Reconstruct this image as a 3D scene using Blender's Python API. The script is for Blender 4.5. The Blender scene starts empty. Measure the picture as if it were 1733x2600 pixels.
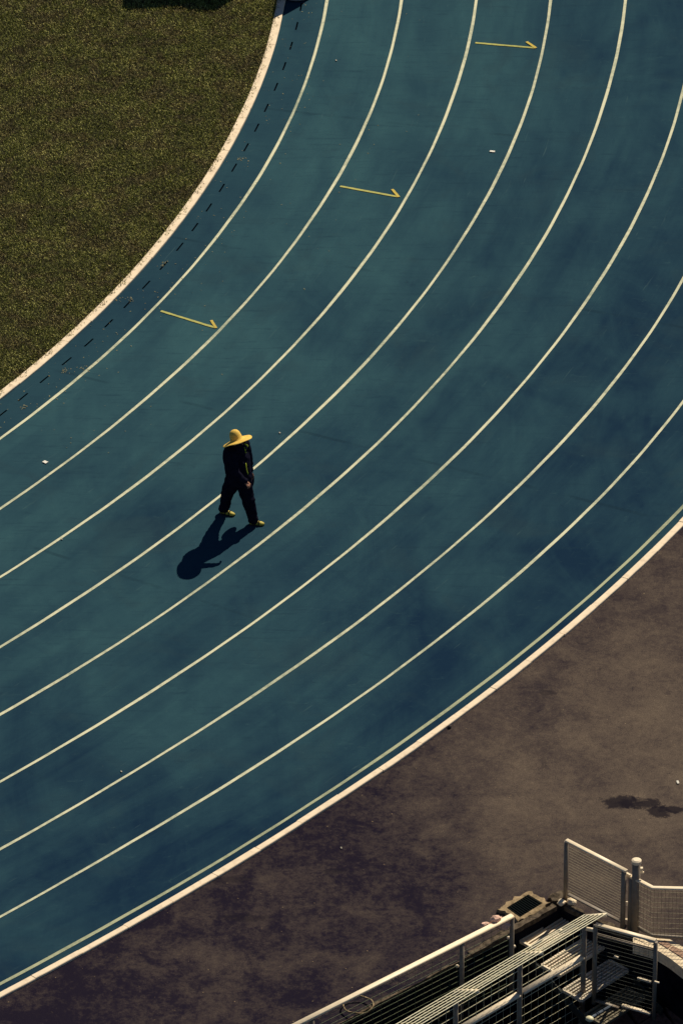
import bpy, bmesh, math, random
import numpy as np
from mathutils import Vector, Matrix

random.seed(7)
rng = np.random.default_rng(11)
S = bpy.context.scene
COL = S.collection
PI = math.pi

# ---------------------------------------------------------------- camera
F, H, PITCH = 20000.0, 63.899218, math.radians(33.0)
cam = bpy.data.cameras.new('camera')
camo = bpy.data.objects.new('camera', cam)
COL.objects.link(camo)
camo.location = (0, 0, H)
camo.rotation_euler = (PI / 2 - PITCH, 0, 0)
cam.sensor_fit = 'HORIZONTAL'
cam.sensor_width = 36.0
cam.lens = F / 1733.0 * 36.0
cam.clip_start = 1.0
cam.clip_end = 3000.0
S.camera = camo

# ---------------------------------------------------------------- light
SUN_EL = math.radians(44.0)
SUN_AZ = math.atan2(.485, .874)          # clockwise from +Y
world = bpy.data.worlds.new('World')
S.world = world
world.use_nodes = True
wn = world.node_tree.nodes
sky = wn.new('ShaderNodeTexSky')
sky.sky_type = 'NISHITA'
sky.sun_disc = False
sky.sun_elevation = SUN_EL
sky.sun_rotation = SUN_AZ
sky.air_density = .7
sky.dust_density = 0.0
sky.ozone_density = 5.0
bg = wn['Background']
bg.inputs['Strength'].default_value = 0.05
world.node_tree.links.new(sky.outputs[0], bg.inputs['Color'])
sun = bpy.data.lights.new('sun', 'SUN')
sun.energy = 5.0
sun.angle = math.radians(.5)
sun.color = (1.0, .9, .72)
suno = bpy.data.objects.new('sun', sun)
COL.objects.link(suno)
sd = Vector((math.sin(SUN_AZ) * math.cos(SUN_EL), math.cos(SUN_AZ) * math.cos(SUN_EL), math.sin(SUN_EL)))
suno.rotation_euler = sd.to_track_quat('Z', 'Y').to_euler()
suno.location = (10, 120, 40)
S.view_settings.view_transform = 'Standard'
S.view_settings.look = 'None'
S.view_settings.exposure = 0.0
S.view_settings.gamma = 1.0
S.view_settings.use_curve_mapping = False

# ---------------------------------------------------------------- helpers
CP, SP = math.cos(PITCH), math.sin(PITCH)

def P(px, py, z=0.0):
    """point of the photograph (1733 x 2600) on the level z, in metres"""
    x = (px - 866.5) / F
    y = -(py - 1300) / F
    t = (H - z) / (SP - y * CP)
    return Vector((x * t, (CP + y * SP) * t, z))

def link(name, me, parent=None, mats=()):
    o = bpy.data.objects.new(name, me)
    COL.objects.link(o)
    for m in mats:
        me.materials.append(m)
    if parent is not None:
        o.parent = parent
        o.matrix_parent_inverse = parent.matrix_world.inverted() if parent.type != 'EMPTY' else Matrix.Translation(-parent.location)
    return o

def empty(name, loc, label, cat, group=None):
    o = bpy.data.objects.new(name, None)
    COL.objects.link(o)
    o.location = loc
    o.empty_display_size = .1
    return tag(o, label, cat, group)

def tag(o, label=None, cat=None, group=None, kind=None):
    if label: o['label'] = label
    if cat: o['category'] = cat
    if group: o['group'] = group
    if kind: o['kind'] = kind
    return o

def fin(name, bm, m, parent=None, smooth=False):
    me = bpy.data.meshes.new(name)
    bmesh.ops.recalc_face_normals(bm, faces=bm.faces)
    bm.to_mesh(me)
    bm.free()
    if smooth:
        for p in me.polygons: p.use_smooth = True
    ms = m if isinstance(m, (list, tuple)) else [m]
    return link(name, me, parent, ms)

def tube(bm, a, b, r, n=8, r2=None, cap=True):
    a, b = Vector(a), Vector(b)
    r2 = r if r2 is None else r2
    d = b - a
    if d.length < 1e-6: return
    d.normalize()
    u = d.orthogonal().normalized(); v = d.cross(u)
    A = [bm.verts.new(a + (u * math.cos(2 * PI * i / n) + v * math.sin(2 * PI * i / n)) * r) for i in range(n)]
    B = [bm.verts.new(b + (u * math.cos(2 * PI * i / n) + v * math.sin(2 * PI * i / n)) * r2) for i in range(n)]
    for i in range(n):
        j = (i + 1) % n
        bm.faces.new((A[i], A[j], B[j], B[i]))
    if cap:
        bm.faces.new(A[::-1]); bm.faces.new(B)

def se(x): return math.copysign(abs(x) ** .45, x)
def path_tube(bm, pts, r, n=8, closed=False, flat=1.0):
    sq = se if flat < 1 else (lambda x: x)
    pts = [Vector(p) for p in pts]
    N = len(pts)
    rings = []
    for i, p in enumerate(pts):
        if closed: d = pts[(i + 1) % N] - pts[i - 1]
        else: d = pts[min(i + 1, N - 1)] - pts[max(i - 1, 0)]
        d.normalize()
        ref = Vector((0, 0, 1)) if abs(d.z) < .9 else Vector((1, 0, 0))
        u = d.cross(ref).normalized(); v = d.cross(u)
        rings.append([bm.verts.new(p + (u * sq(math.cos(2 * PI * k / n)) + v * flat * sq(math.sin(2 * PI * k / n))) * r) for k in range(n)])
    for i in range(N if closed else N - 1):
        A, B = rings[i], rings[(i + 1) % N]
        for k in range(n):
            j = (k + 1) % n
            bm.faces.new((A[k], A[j], B[j], B[k]))
    if not closed:
        bm.faces.new(rings[0][::-1]); bm.faces.new(rings[-1])

def prism(bm, poly, z0, z1):
    """closed prism over a list of (x, y[, z]) points"""
    lo = [bm.verts.new((p[0], p[1], z0)) for p in poly]
    hi = [bm.verts.new((p[0], p[1], z1)) for p in poly]
    n = len(poly)
    bm.faces.new(lo[::-1]); bm.faces.new(hi)
    for i in range(n):
        j = (i + 1) % n
        bm.faces.new((lo[i], lo[j], hi[j], hi[i]))

def bar(bm, a, b, w, h):
    """box bar from a to b, w wide and h tall"""
    a, b = Vector(a), Vector(b)
    d = (b - a).normalized()
    up = Vector((0, 0, 1)) if abs(d.z) < .95 else Vector((0, 1, 0))
    s = d.cross(up).normalized() * w / 2
    t = s.cross(d).normalized() * h / 2
    vs = [bm.verts.new(q + i * s + j * t) for q in (a, b) for i, j in ((-1, -1), (1, -1), (1, 1), (-1, 1))]
    for f in ((0, 1, 2, 3), (7, 6, 5, 4), (0, 4, 5, 1), (1, 5, 6, 2), (2, 6, 7, 3), (3, 7, 4, 0)):
        bm.faces.new([vs[i] for i in f])

# ---------------------------------------------------------------- materials
class NT:
    def __init__(s, name, rough=.8, spec=.3):
        s.m = bpy.data.materials.new(name)
        s.m.use_nodes = True
        s.n = s.m.node_tree.nodes; s.l = s.m.node_tree.links
        s.b = s.n['Principled BSDF']
        s.b.inputs['Roughness'].default_value = rough
        s.b.inputs['Specular IOR Level'].default_value = spec
        g = s.n.new('ShaderNodeNewGeometry')
        s.pos = g.outputs['Position']
    def setin(s, sock, v):
        if hasattr(v, 'is_linked') or hasattr(v, 'links'): s.l.new(v, sock)
        else:
            if isinstance(v, tuple) and len(v) == 3 and sock.type == 'RGBA': v = v + (1,)
            sock.default_value = v
    def mapping(s, scale=(1, 1, 1), rot=0, src=None, loc=(0, 0, 0)):
        m = s.n.new('ShaderNodeMapping')
        m.inputs['Scale'].default_value = scale
        m.inputs['Rotation'].default_value = (0, 0, rot)
        m.inputs['Location'].default_value = loc
        s.l.new(src or s.pos, m.inputs['Vector'])
        return m.outputs[0]
    def noise(s, scale, detail=4, rough=.6, vec=None, dist=0):
        t = s.n.new('ShaderNodeTexNoise')
        t.inputs['Scale'].default_value = scale
        t.inputs['Detail'].default_value = detail
        t.inputs['Roughness'].default_value = rough
        t.inputs['Distortion'].default_value = dist
        s.l.new(vec or s.pos, t.inputs['Vector'])
        return t.outputs['Fac']
    def ramp(s, v, lo, hi, a=0.0, b=1.0, smooth=True):
        m = s.n.new('ShaderNodeMapRange')
        if smooth: m.interpolation_type = 'SMOOTHSTEP'
        for k, x in zip(('From Min', 'From Max', 'To Min', 'To Max'), (lo, hi, a, b)):
            m.inputs[k].default_value = x
        s.l.new(v, m.inputs['Value'])
        return m.outputs['Result']
    def mix(s, f, a, b, mode='MIX'):
        m = s.n.new('ShaderNodeMix')
        m.data_type = 'RGBA'; m.blend_type = mode
        s.setin(m.inputs['Factor'], f)
        s.setin(m.inputs['A'], a); s.setin(m.inputs['B'], b)
        for sk, v in ((m.inputs[6], a), (m.inputs[7], b)):
            s.setin(sk, v)
        return m.outputs[2]
    def math(s, op, a, b=0.0):
        m = s.n.new('ShaderNodeMath'); m.operation = op
        s.setin(m.inputs[0], a); s.setin(m.inputs[1], b)
        return m.outputs[0]
    def color(s, c): s.setin(s.b.inputs['Base Color'], c)
    def bump(s, h, strength=.3, dist=.01):
        b = s.n.new('ShaderNodeBump')
        b.inputs['Strength'].default_value = strength
        b.inputs['Distance'].default_value = dist
        s.l.new(h, b.inputs['Height'])
        s.l.new(b.outputs[0], s.b.inputs['Normal'])

def plain(name, c, rough=.7, var=.3, scale=8, spec=.3, dirt=None, dirt_amt=.5, dscale=6):
    t = NT(name, rough, spec)
    n = t.noise(scale, 5, .65)
    col = t.mix(t.ramp(n, .3, .7), tuple(x * (1 - var) for x in c), tuple(x * (1 + var) for x in c))
    if dirt:
        d = t.noise(dscale, 6, .7)
        col = t.mix(t.ramp(d, .5, .68, 0, dirt_amt), col, dirt)
    t.color(col)
    t.bump(t.noise(scale * 12, 3), .25, .003)
    return t.m

def track_mat():
    t = NT('blue_track_rubber', .95, .03)
    uv = t.n.new('ShaderNodeUVMap'); uv.uv_map = 'lane'
    sep = t.n.new('ShaderNodeSeparateXYZ'); t.l.new(uv.outputs[0], sep.inputs[0])
    off = sep.outputs['Y']
    big = t.noise(.34, 4, .6, dist=.6)
    lane = t.noise(1.0, 5, .62, vec=t.mapping((.16, 1.5, 1), src=uv.outputs[0]), dist=.4)
    rain = t.noise(1.3, 6, .66, vec=t.mapping((.9, .35, 1)), dist=.8)
    v = t.math('ADD', t.math('MULTIPLY', big, .45), t.math('MULTIPLY', lane, .34))
    v = t.math('ADD', v, t.math('MULTIPLY', rain, .33))
    wear_vignette = t.ramp(off, -.5, 9.0, .11, -.11, smooth=False)  # inner-lane wear plus a painted vignette, darker towards the outer lanes
    v = t.math('ADD', v, wear_vignette)
    c = t.mix(t.ramp(v, .36, .82, smooth=False), (.0070, .0240, .054), (.048, .124, .138))
    c = t.mix(t.ramp(t.noise(.8, 5, .6, dist=1.0), .52, .72, 0, .3), c, (.028, .055, .068))
    # the strip by the inner kerb never gets run on and stays darker
    gut = t.math('MULTIPLY', t.ramp(off, .02, -.05), .42)
    c = t.mix(gut, c, (.007, .024, .052))
    # small scuffs and grains
    sc = t.noise(9, 4, .7, dist=1.5)
    c = t.mix(t.ramp(sc, .64, .74, 0, .45), c, (.012, .024, .04))
    scu = t.noise(16, 3, .6, vec=t.mapping((1, .5, 1), .5))
    c = t.mix(t.ramp(scu, .70, .80, 0, .30), c, (.09, .14, .13))
    gr = t.noise(95, 3, .8)
    c = t.mix(t.ramp(gr, .3, .7, .0, .45), c, (.008, .026, .046))
    # brush streaks of old rain and the squeegee, running across the lanes
    st = t.noise(5, 5, .75, vec=t.mapping((.28, 2.6, 1), .12), dist=.6)
    c = t.mix(t.ramp(st, .52, .72, 0, .5), c, (.012, .034, .056))
    # seams where the rubber was rolled out, and long heel scuffs
    wv = t.n.new('ShaderNodeTexWave'); wv.bands_direction = 'X'; wv.inputs['Scale'].default_value = .072
    wv.inputs['Distortion'].default_value = .25; wv.inputs['Detail'].default_value = 3
    t.l.new(uv.outputs[0], wv.inputs['Vector'])
    c = t.mix(t.math('MULTIPLY', t.ramp(wv.outputs['Fac'], .9990, 1.0), t.ramp(t.noise(.9), .45, .65, 0, .38)), c, (.008, .022, .036))
    hs = t.noise(3.0, 3, .5, vec=t.mapping((.5, 9, 1), src=uv.outputs[0]), dist=.8)
    c = t.mix(t.ramp(hs, .68, .78, 0, .30), c, (.085, .15, .145))
    sp = t.noise(30, 2, .5)
    c = t.mix(t.ramp(sp, .72, .80, 0, .55), c, (.006, .016, .028))
    st2 = t.noise(7, 5, .8, vec=t.mapping((.5, 1.6, 1), -.5), dist=1.0)
    c = t.mix(t.ramp(st2, .58, .76, 0, .35), c, (.055, .115, .12))
    t.color(c)
    t.bump(t.noise(150, 3), .35, .003)
    return t.m

def paint_mat(name, c, under, wear=.5, scale=7):
    t = NT(name, .9, .05)
    n1 = t.noise(scale, 6, .75)
    n2 = t.noise(.45, 3, .6)
    n3 = t.noise(60, 4, .8)
    w = t.math('ADD', t.math('MULTIPLY', n1, .5), t.math('MULTIPLY', n2, .55))
    w = t.math('ADD', w, t.math('MULTIPLY', n3, .25))
    col = t.mix(t.ramp(w, .55, .85, .06, wear), c, under)
    col = t.mix(t.ramp(n3, .35, .7, 0, .22), col, tuple(x * .6 for x in c))
    t.color(col)
    return t.m

def asphalt_mat():
    t = NT('brown_asphalt', 1.0, .0)
    big = t.noise(.33, 5, .62, dist=.8)
    mid = t.noise(1.5, 6, .7, dist=.6)
    fine = t.noise(9, 7, .85)
    # dusty, trodden ground in front of the stairs
    pc = P(1540, 1930)
    dd = t.n.new('ShaderNodeVectorMath'); dd.operation = 'LENGTH'
    t.l.new(t.mapping((.30, .12, 0), loc=(-pc.x * .30, -pc.y * .12, 0)), dd.inputs[0])
    dust = t.ramp(dd.outputs['Value'], .1, 1.15, .125, -.08)
    v = t.math('ADD', t.math('MULTIPLY', big, .40), t.math('MULTIPLY', mid, .38))
    v = t.math('ADD', v, t.math('MULTIPLY', fine, .42))
    v = t.math('ADD', v, t.math('MULTIPLY', t.noise(26, 5, .85), .16))
    v = t.math('ADD', v, -.12)
    v = t.math('ADD', v, dust)
    c = t.mix(t.ramp(v, .45, .83, smooth=False), (.0150, .0120, .0240), (.225, .172, .122))
    c = t.mix(t.ramp(t.noise(2.2, 6, .75, dist=1.2), .60, .74, 0, .6), c, (.018, .016, .022))
    # damp stains with soft ragged edges
    wob = t.math('MULTIPLY', t.noise(3.2, 6, .75, dist=.5), 2.6)
    for px, py, rx, ry in ((1580, 2036, .40, .17), (1628, 2040, .34, .17), (1672, 2062, .26, .17), (1706, 2056, .22, .12), (846, 2213, .22, .10), (1388, 1757, .14, .10), (560, 2235, .5, .12), (620, 2330, .5, .10)):
        q = P(px, py)
        ln = t.n.new('ShaderNodeVectorMath'); ln.operation = 'LENGTH'
        t.l.new(t.mapping((1 / rx, 1 / ry, 0), loc=(-q.x / rx, -q.y / ry, 0)), ln.inputs[0])
        m = t.ramp(t.math('ADD', ln.outputs['Value'], wob), 1.85, 2.25, .85 if py > 2010 and px > 1500 else .45, 0)
        c = t.mix(m, c, (.013, .0115, .016))
    c = t.mix(t.ramp(t.noise(60, 5, .9), .38, .62, 0, .6), c, (.020, .016, .024))
    c = t.mix(t.ramp(t.noise(38, 2, .5), .74, .80, 0, .8), c, (.25, .19, .13))
    c = t.mix(t.ramp(t.noise(120, 2, .5), .68, .8, 0, .5), c, (.2, .15, .1))
    t.color(c)
    t.bump(t.noise(90, 4, .8), .8, .01)
    return t.m

def grass_mat():
    t = NT('carpet_grass', .7, .25)
    a = t.n.new('ShaderNodeAttribute'); a.attribute_name = 'tint'
    tint = a.outputs['Fac']
    patch = t.noise(1.4, 4, .6)
    v = t.math('ADD', t.math('MULTIPLY', tint, .7), t.math('MULTIPLY', patch, .6))
    brown = t.ramp(t.noise(1.9, 5, .7, dist=.5), .47, .57)
    c1 = t.mix(t.ramp(v, .35, .7), (.062, .072, .014), (.23, .235, .042))
    c2 = t.mix(t.ramp(v, .35, .7), (.055, .034, .024), (.21, .15, .055))
    c1 = t.mix(t.math('MULTIPLY', brown, .75), c1, c2)
    c = t.mix(t.ramp(v, .74, .95), c1, (.60, .56, .17))
    t.color(c)
    return t.m

M = {}
M['track'] = track_mat()
M['step'] = plain('shaded_step_steel', (.70, .60, .45), .6, .1, 10, .1, (.3, .2, .13), .4, 18)  # darker copy of the tread steel, imitating stairwell shade
M['white_line'] = paint_mat('white_line_paint', (.74, .71, .49), (.10, .17, .14), .75)
M['faint_line'] = paint_mat('faded_line_paint', (.46, .47, .30), (.06, .11, .10), .7)
M['yellow'] = paint_mat('yellow_mark_paint', (.56, .52, .15), (.10, .16, .10), .55, 14)
M['tip'] = paint_mat('orange_mark_paint', (.66, .50, .10), (.2, .17, .08), .4, 14)
M['kerb'] = plain('cream_kerb_paint', (.86, .70, .50), .75, .06, 5, .2, (.45, .30, .2), .35, 9)
M['asphalt'] = asphalt_mat()
M['grass'] = grass_mat()
M['soil'] = plain('infield_soil', (.030, .028, .013), .95, .5, 3, .1, (.05, .045, .015), .7, 20)
M['slot'] = plain('drain_black', (.010, .013, .026), 1.0, .3, 20, .0)
M['pebble'] = plain('dull_pebble', (.06, .05, .05), .9, .3, 30, .1)
M['stain'] = plain('dark_damp_stain', (.009, .008, .012), 1.0, .35, 14, .0, (.035, .027, .025), .5, 30)
M['pit'] = plain('shade_dark_pit_concrete', (.010, .010, .015), 1.0, .5, 2, .0, (.006, .006, .012), .8, 3)  # base kept near black to deepen the shade in the pit
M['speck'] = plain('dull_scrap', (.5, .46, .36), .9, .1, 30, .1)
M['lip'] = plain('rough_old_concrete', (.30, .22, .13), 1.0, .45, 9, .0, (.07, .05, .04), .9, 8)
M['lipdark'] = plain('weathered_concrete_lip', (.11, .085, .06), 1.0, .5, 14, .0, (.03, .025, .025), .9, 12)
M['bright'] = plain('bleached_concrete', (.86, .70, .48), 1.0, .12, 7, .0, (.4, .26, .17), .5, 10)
M['tile'] = plain('pink_paving_tile', (.42, .27, .19), 1.0, .15, 10, .0, (.3, .19, .14), .6, 12)
M['steel'] = plain('shaded_cream_steel', (.25, .205, .155), .55, .14, 10, .35, (.26, .17, .1), .6, 18)  # posts: the same cream paint darkened to imitate their shaded side
M['steelb'] = plain('sunlit_cream_steel', (.92, .76, .53), .5, .05, 10, .4, (.5, .34, .22), .25, 18)  # lit twin of the post steel, sunlight put into the colour
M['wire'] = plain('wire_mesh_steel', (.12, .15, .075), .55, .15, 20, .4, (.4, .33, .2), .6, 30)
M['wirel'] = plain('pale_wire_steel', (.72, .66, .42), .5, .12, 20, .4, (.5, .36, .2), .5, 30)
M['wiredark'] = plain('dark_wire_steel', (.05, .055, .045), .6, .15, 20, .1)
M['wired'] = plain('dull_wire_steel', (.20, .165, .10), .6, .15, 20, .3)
M['grate'] = plain('galvanised_dark_bar', (.014, .018, .018), 1.0, .2, 20, .0)
M['pink'] = plain('pinkish_rag', (.75, .47, .36), .9, .25, 30, .1, (.8, .62, .45), .7, 40)
M['deck'] = plain('brown_deck_boards', (.15, .09, .075), 1.0, .35, 12, .0, (.02, .014, .016), .7, 30)
M['sheet'] = plain('blue_grey_sheet', (.10, .12, .15), 1.0, .2, 5, .0)
M['cloth'] = plain('navy_black_cloth', (.010, .010, .020), 1.0, .25, 14, .0)
M['trousers'] = plain('black_trouser_cloth', (.009, .009, .018), 1.0, .25, 18, .0)
M['lime'] = plain('lime_sleeve_stripe', (.50, .58, .05), .8, .15, 30, .2)
M['skin'] = plain('skin', (.30, .14, .085), .6, .1, 30, .3)
M['hair'] = plain('dark_hair', (.015, .012, .01), .7, .2, 60, .2)
M['shoe'] = plain('yellow_shoe', (.50, .40, .05), .6, .12, 40, .3)
M['black'] = plain('black_rubber', (.012, .012, .014), .7, .2, 30, .2)
M['white'] = plain('white_litter', (.8, .76, .66), .7, .08, 30, .2)
M['dkred'] = plain('dark_red_fabric', (.10, .018, .016), .85, .3, 20, .2)
M['grey'] = plain('grey_rim', (.25, .22, .2), .7, .2, 20, .2)

def straw_mat():
    t = NT('straw_hat', .75, .2)
    n = t.noise(90, 3, .7)
    c = t.mix(t.ramp(n, .3, .7), (.66, .38, .05), (.92, .64, .15))
    t.color(c)
    w = t.n.new('ShaderNodeTexWave'); w.inputs['Scale'].default_value = 40
    t.l.new(t.pos, w.inputs['Vector'])
    t.bump(w.outputs['Fac'], .2, .002)
    return t.m
M['straw'] = straw_mat()

# ---------------------------------------------------------------- the bend: every line is the same curve, further out
CX, CY, R0 = -41.604429, 119.419966, 39.169403
CO = (23.263912, -34.46857, 12.84953)
CORR = {1: ([-1.1197, 1.3168, -0.3728], .42, .769), 2: ([-0.6683, 0.8126, -0.241], .379, .772),
        3: ([3.5255, -6.5017, 3.8751, -0.7376], .343, .776), 4: ([0.1089, -0.1283, 0.0435], .309, .779),
        5: ([3.9496, -6.0987, 2.8992, -0.401], .277, .783), 6: ([-0.6544, 1.0294, -0.5862, 0.1162], .248, .72),
        7: ([-9.7253, 11.8476, -4.5521, 0.5539], .222, .603), 8: ([-14.8655, 16.604, -5.8529, 0.6384], .197, .534),
        9: ([1.1655, -0.7362, 0.0775], .173, .48)}
T0, T1 = .10, .86                 # part of the bend that is curved; straights go on from it
NT_ = 300

def curve_point(th, o):
    r = R0 + o + sum(c * th ** (j + 2) for j, c in enumerate(CO))
    return Vector((CX + r * math.cos(th - .9), CY + r * math.sin(th - .9), 0))

def params(n=NT_, ext=70.0, step=2.0):
    """(theta, straight run before or after) along the track"""
    out = [(T0, -ext + i * step) for i in range(int(ext / step))]
    out += [(T0 + (T1 - T0) * i / n, 0.0) for i in range(n + 1)]
    out += [(T1, (i + 1) * step) for i in range(int(ext / step))]
    return out
TAN0 = (curve_point(T0 + .002, 5) - curve_point(T0, 5)).normalized()
TAN1 = (curve_point(T1, 5) - curve_point(T1 - .002, 5)).normalized()

def tp(pr, o, z=0.0):
    th, s = pr
    p = curve_point(th, o) + (TAN0 if s < 0 else TAN1) * s
    p.z = z
    return p

def line_off(k, th):
    c, a, b = CORR[k]
    t = min(max(th, a), b)
    return (k - 1) * 1.22 + float(np.polyval(c, t))

def tab(xs, ys):
    return lambda th: float(np.interp(th, xs, ys))
kerb_in_b = tab([.40, .443, .545, .60, .734, .766], [-.662, -.660, -.656, -.668, -.690, -.706])   # track side of inner kerb
kerb_out_a = tab([.17, .306, .331, .466], [9.893, 9.868, 9.874, 9.884])
slot_off = tab([.435, .464, .494, .525, .57, .633, .68, .714, .746], [-.413, -.428, -.395, -.416, -.41, -.453, -.452, -.436, -.43])
PR = params()

# ground: track sheet, with the drain slots cut through it
track_bm = bmesh.new()
uvl = track_bm.loops.layers.uv.new('lane')
arc = [0.0]
for a, b in zip(PR[:-1], PR[1:]):
    arc.append(arc[-1] + (tp(b, 0) - tp(a, 0)).length)

def quad_strip(bm, prs, arcs, fa, fb, z, uv=None, skip=None):
    prev = None
    for i, pr in enumerate(prs):
        oa, ob = fa(pr[0]), fb(pr[0])
        cur = (bm.verts.new(tp(pr, oa, z)), bm.verts.new(tp(pr, ob, z)), oa, ob, arcs[i])
        if prev and not (skip and skip(i)):
            f = bm.faces.new((prev[0], prev[1], cur[1], cur[0]))
            if uv:
                for lp, q in zip(f.loops, ((prev[4], prev[2]), (prev[4], prev[3]), (cur[4], cur[3]), (cur[4], cur[2]))):
                    lp[uv].uv = q
        prev = cur

# slots: regular along the gutter
DSPX = [(753, 65), (740, 115.5), (721, 167), (699.5, 219.5), (675.7, 273), (652, 323.5), (625, 373.5), (594, 425), (563, 476.5),
        (529.4, 526), (495, 576), (456.5, 626), (413.5, 674), (370.4, 722.4), (324, 771.4), (278, 821), (225.8, 869.6),
        (169.6, 917), (113, 962), (58, 1008), (4.6, 1051)]
def theta_of(p): return math.atan2(p.y - CY, p.x - CX) + .9
slot_th = [theta_of(P(*q)) for q in DSPX]
dth = (slot_th[0] - slot_th[-1]) / (len(slot_th) - 1)
slot_th = [slot_th[0] + dth * k for k in (2, 1)] + slot_th + [slot_th[-1] - dth * k for k in (1, 2, 3)]
HALF = .0032                        # half a slot in radians (about 0.1 m)
SW = .0135
ths = sorted(set([q[0] for q in PR if q[1] == 0] + [t + s * HALF for t in slot_th for s in (-1, 1)]))
PRS = [q for q in PR if q[1] < 0] + [(t, 0.0) for t in ths] + [q for q in PR if q[1] > 0]
ARCS = [0.0]
for a, b in zip(PRS[:-1], PRS[1:]):
    ARCS.append(ARCS[-1] + (tp(b, 0) - tp(a, 0)).length)
def is_slot(i):
    a, b = PRS[i - 1], PRS[i]
    if a[1] or b[1]: return False
    m = (a[0] + b[0]) / 2
    return any(abs(m - t) < HALF for t in slot_th)
cuts = [kerb_in_b, lambda t: slot_off(t) - SW, lambda t: slot_off(t) + SW, lambda t: -.02] + [(lambda t, v=v: v) for v in (1.2, 2.4, 3.6, 4.9, 6.1, 7.3, 8.6)] + [lambda t: kerb_out_a(t) + .015]
for i, (fa, fb) in enumerate(zip(cuts[:-1], cuts[1:])):
    quad_strip(track_bm, PRS, ARCS, fa, fb, 0.0, uvl, is_slot if i == 1 else None)
bmesh.ops.remove_doubles(track_bm, verts=track_bm.verts, dist=.0002)
for f in track_bm.faces:
    if f.normal.z < 0: f.normal_flip()
track_me = bpy.data.meshes.new('running_track')
track_bm.to_mesh(track_me); track_bm.free()
track = link('running_track', track_me, None, [M['track']])
tag(track, 'blue rubber running track with white lane lines curving round the infield', kind='structure')

for t in slot_th:
    bm = bmesh.new()
    o = slot_off(t)
    q = [tp((t - HALF, 0), o - SW), tp((t - HALF, 0), o + SW), tp((t + HALF, 0), o + SW), tp((t + HALF, 0), o - SW)]
    top = [bm.verts.new((p.x, p.y, -.0005)) for p in q]
    low = [bm.verts.new((p.x, p.y, -.07)) for p in q]
    for i in range(4):
        bm.faces.new((top[i], top[(i + 1) % 4], low[(i + 1) % 4], low[i]))
    bm.faces.new(low)
    fin('drain_slot', bm, M['slot'], track)

# white lane lines, 5 cm wide, 4 mm proud
for k in range(1, 10):
    bm = bmesh.new()
    wob = random.uniform(0, 6)
    hw = .0235 if k < 9 else .026
    def wv(t, q): return hw * (1 + .06 * math.sin(t * 95 + wob + q) + .05 * math.sin(t * 260 + 2 * wob - q)) + .003 * math.sin(t * 41 + q * 2 + wob)
    quad_strip(bm, PR, arc, lambda t: line_off(k, t) - wv(t, 0), lambda t: line_off(k, t) + wv(t, 2.5), .004)
    for f in bm.faces:
        if f.normal.z < 0: f.normal_flip()
    o = fin('lane_line', bm, M['faint_line'] if k == 9 else M['white_line'], track)
    if k == 9: o['label'] = 'faint greenish outermost lane line beside the outer kerb'

# yellow half arrow marks
def mark(a, b, c, lab):
    bm = bmesh.new()
    A, B, C_ = P(*a), P(*b), P(*c)
    z = .008
    def strip(p, q, w, n=14):
        d = (q - p).normalized(); s = Vector((-d.y, d.x, 0)) * w
        prev = None
        for i in range(n + 1):
            c0 = p.lerp(q, i / n)
            j1, j2 = random.uniform(.85, 1.1), random.uniform(.85, 1.1)
            cur = (bm.verts.new((c0 + s * j1).to_tuple()[:2] + (z,)), bm.verts.new((c0 - s * j2).to_tuple()[:2] + (z,)))
            if prev: bm.faces.new((prev[0], prev[1], cur[1], cur[0]))
            prev = cur
    strip(A, B, .024)
    for f in bm.faces:
        if f.normal.z < 0: f.normal_flip()
    m = fin('lane_mark', bm, M['yellow'], track)
    m['label'] = lab
    bm = bmesh.new(); z = .0115
    strip(C_, B + (B - C_).normalized() * .01, .024, 5)
    for f in bm.faces:
        if f.normal.z < 0: f.normal_flip()
    fin('arrow_tip', bm, M['tip'], m)
mark((1206, 108.5), (1359, 121.5), (1336, 106), 'yellow half arrow painted across the fourth lane near the top')
mark((863, 473), (1011, 500), (995, 481), 'yellow half arrow painted across the third lane, middle of the three')
mark((408, 790), (548, 833), (536, 814), 'yellow half arrow painted across the second lane, nearest the walker')

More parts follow.
